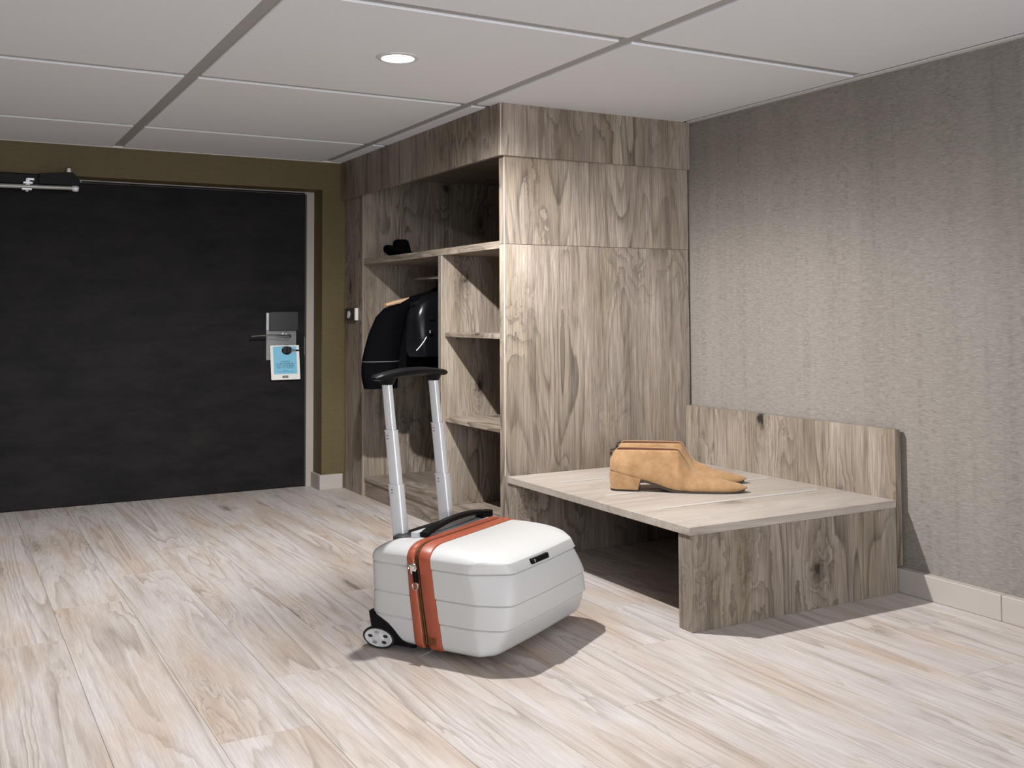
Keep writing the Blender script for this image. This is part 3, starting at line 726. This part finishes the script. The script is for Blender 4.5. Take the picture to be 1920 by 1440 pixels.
for wc in (.168, .480):
    rr = []
    for z, k in ((.945, 1.0), (.952, 1.12), (.975, 1.45)):
        rr.append([Q(wc+(.020*k)*math.copysign(abs(math.cos(q))**.5, math.cos(q)), lean(.955)+(.023*k)*math.copysign(abs(math.sin(q))**.5, math.sin(q)), z) for q in [2*math.pi*j/16 for j in range(16)]])
    add_loft(bm, rr)
obj('trolley_grip', bm, BLACKP, sc, 40)
bm = bmesh.new(); rings = []
for k in range(21):
    t = k/20; a = .135+.485*t; z = ZTP+.010+.026*math.sin(math.pi*t)**.7; hd = .019-.004*math.sin(math.pi*t); d = .083-.022*t
    rings.append([Q(a, d+p*hd, z+q) for p, q in ((-1, -.007), (1, -.007), (1, .005), (.7, .009), (-.7, .009), (-1, .005))])
add_loft(bm, rings); ch = obj('carry_handle', bm, BLACKP, sc, 30)
bm = bmesh.new(); add_loft(bm, [[Q(a, d, z) for d, z in ((.038, ZTP-.003), (.066, ZTP-.003), (.066, ZTP+.019), (.038, ZTP+.019))] for a in (.118, .205)])
obj('handle_mount', bm, ALU, ch, 30)
bm = bmesh.new(); add_loft(bm, [[Q(a, d, z) for d, z in ((.044, ZTP-.003), (.082, ZTP-.003), (.080, ZTP+.022), (.046, ZTP+.022))] for a in (.555, .632)])
obj('handle_mount', bm, BLACKP, ch, 30)
# name plate on the front
bm = bmesh.new(); add_loft(bm, [[Q(a, dfr(z)+o_, z) for a, z in ((.205, .322), (.330, .322), (.330, .339), (.205, .339))] for o_ in (-.006, .013)])
npl = obj('name_plate', bm, BLACKP, sc, 30)
bm = bmesh.new(); add_lathe(bm, Q(.226, dfr(.330)+.0125, .3305), Dd, [(.005, -.002), (.005, .003), (.002, .004)], 12); obj('plate_stud', bm, CHROME, npl)
# wheel housings and wheels on both rear corners
for near in (True, False):
    m_ = (lambda wv: wv) if near else (lambda wv: SW-wv)
    bm = bmesh.new()
    pl = [(-.064, .130), (-.040, .123), (-.010, .112), (.022, .097), (.048, .078), (.068, .060), (.088, .044), (.115, .036), (.142, .033), (.142, .026), (-.02, .024), (-.050, .065)]
    rr = []
    for wv, k in ((-.0045, 0), (.02, -.006), (.115, -.006)):
        rr.append([Q(m_(wv), d+(k if d < -.03 else 0), z) for d, z in pl])
    add_loft(bm, rr); obj('wheel_housing', bm, BLACKP, sc, 40)
    cw, cd, cz = (-.004 if near else SW-.04), -.020, .0390
    wl = empty('wheel', Q(cw, cd, cz)); wl.parent = sc; wl.location = ORG[wl.name]-ORG[sc.name]
    sgn = -1 if near else 1
    face = (lambda x: m_(x))
    def el(r, wv, n=36, kx=1.95): return [Q(face(wv), cd+r*kx*math.cos(2*math.pi*k/n), cz+r*math.sin(2*math.pi*k/n)) for k in range(n)]
    bm = bmesh.new(); add_loft(bm, [el(.028, .036), el(.036, .034), el(.0388, .026), el(.0388, .004), el(.037, -.004), el(.0335, -.007), el(.0315, -.005), el(.029, .002)]); obj('tyre', bm, BLACKM, wl, 40)
    bm = bmesh.new(); add_loft(bm, [el(.0318, .002), el(.0318, -.0062), el(.030, -.008), el(.026, -.005), el(.012, -.005), el(.011, -.009), el(.004, -.0095)]); hb = obj('hub', bm, ALU, wl, 40)
    for k in range(5):
        a = 2*math.pi*k/5+.5; bm = bmesh.new()
        def sp(wv, s_): return [Q(face(wv), cd+(.0190*math.cos(a)+s_*math.cos(q))*1.95, cz+.0190*math.sin(a)+s_*math.sin(q)) for q in [2*math.pi*j/12 for j in range(12)]]
        add_loft(bm, [sp(-.004, .0055), sp(-.0058, .0055), sp(-.0060, .0035)]); obj('hub_recess', bm, STEEL if k % 2 else DARKST, hb, 40)
# small foot below the front
for wv in (.30, SW-.12):
    bm = bmesh.new(); add_loft(bm, [[Q(wv+a, .33+d, z) for a, d in ((-.02, -.02), (.02, -.02), (.02, .02), (-.02, .02))] for z in (0, .034)]); obj('foot', bm, BLACKM, sc, 30)
# hinge bracket on the far end of the band
bm = bmesh.new(); add_lathe(bm, Q(SW+.002, .17, .352), Wd, [(.012, -.004), (.012, .010), (.006, .014)], 12); obj('lock_stud', bm, CHROME, sc)

# ------------------------------------------------------------------ downlight
for x, y in LIGHTS:
    dl = empty('downlight', (x, y, H), 'round recessed ceiling spotlight, lit', 'ceiling light')
    bm = bmesh.new(); add_lathe(bm, (x, y, H-.0015), (0, 0, -1), [(.068, -.004), (.090, 0), (.088, .004), (.070, .007), (.066, .002)], 40); obj('trim_ring', bm, TRIMW, dl, 40)
    bm = bmesh.new(); add_lathe(bm, (x, y, H-.003), (0, 0, -1), [(.066, 0), (.062, .004), (.03, .0065), (.001, .007)], 32); obj('lens', bm, LENS, dl, 40)
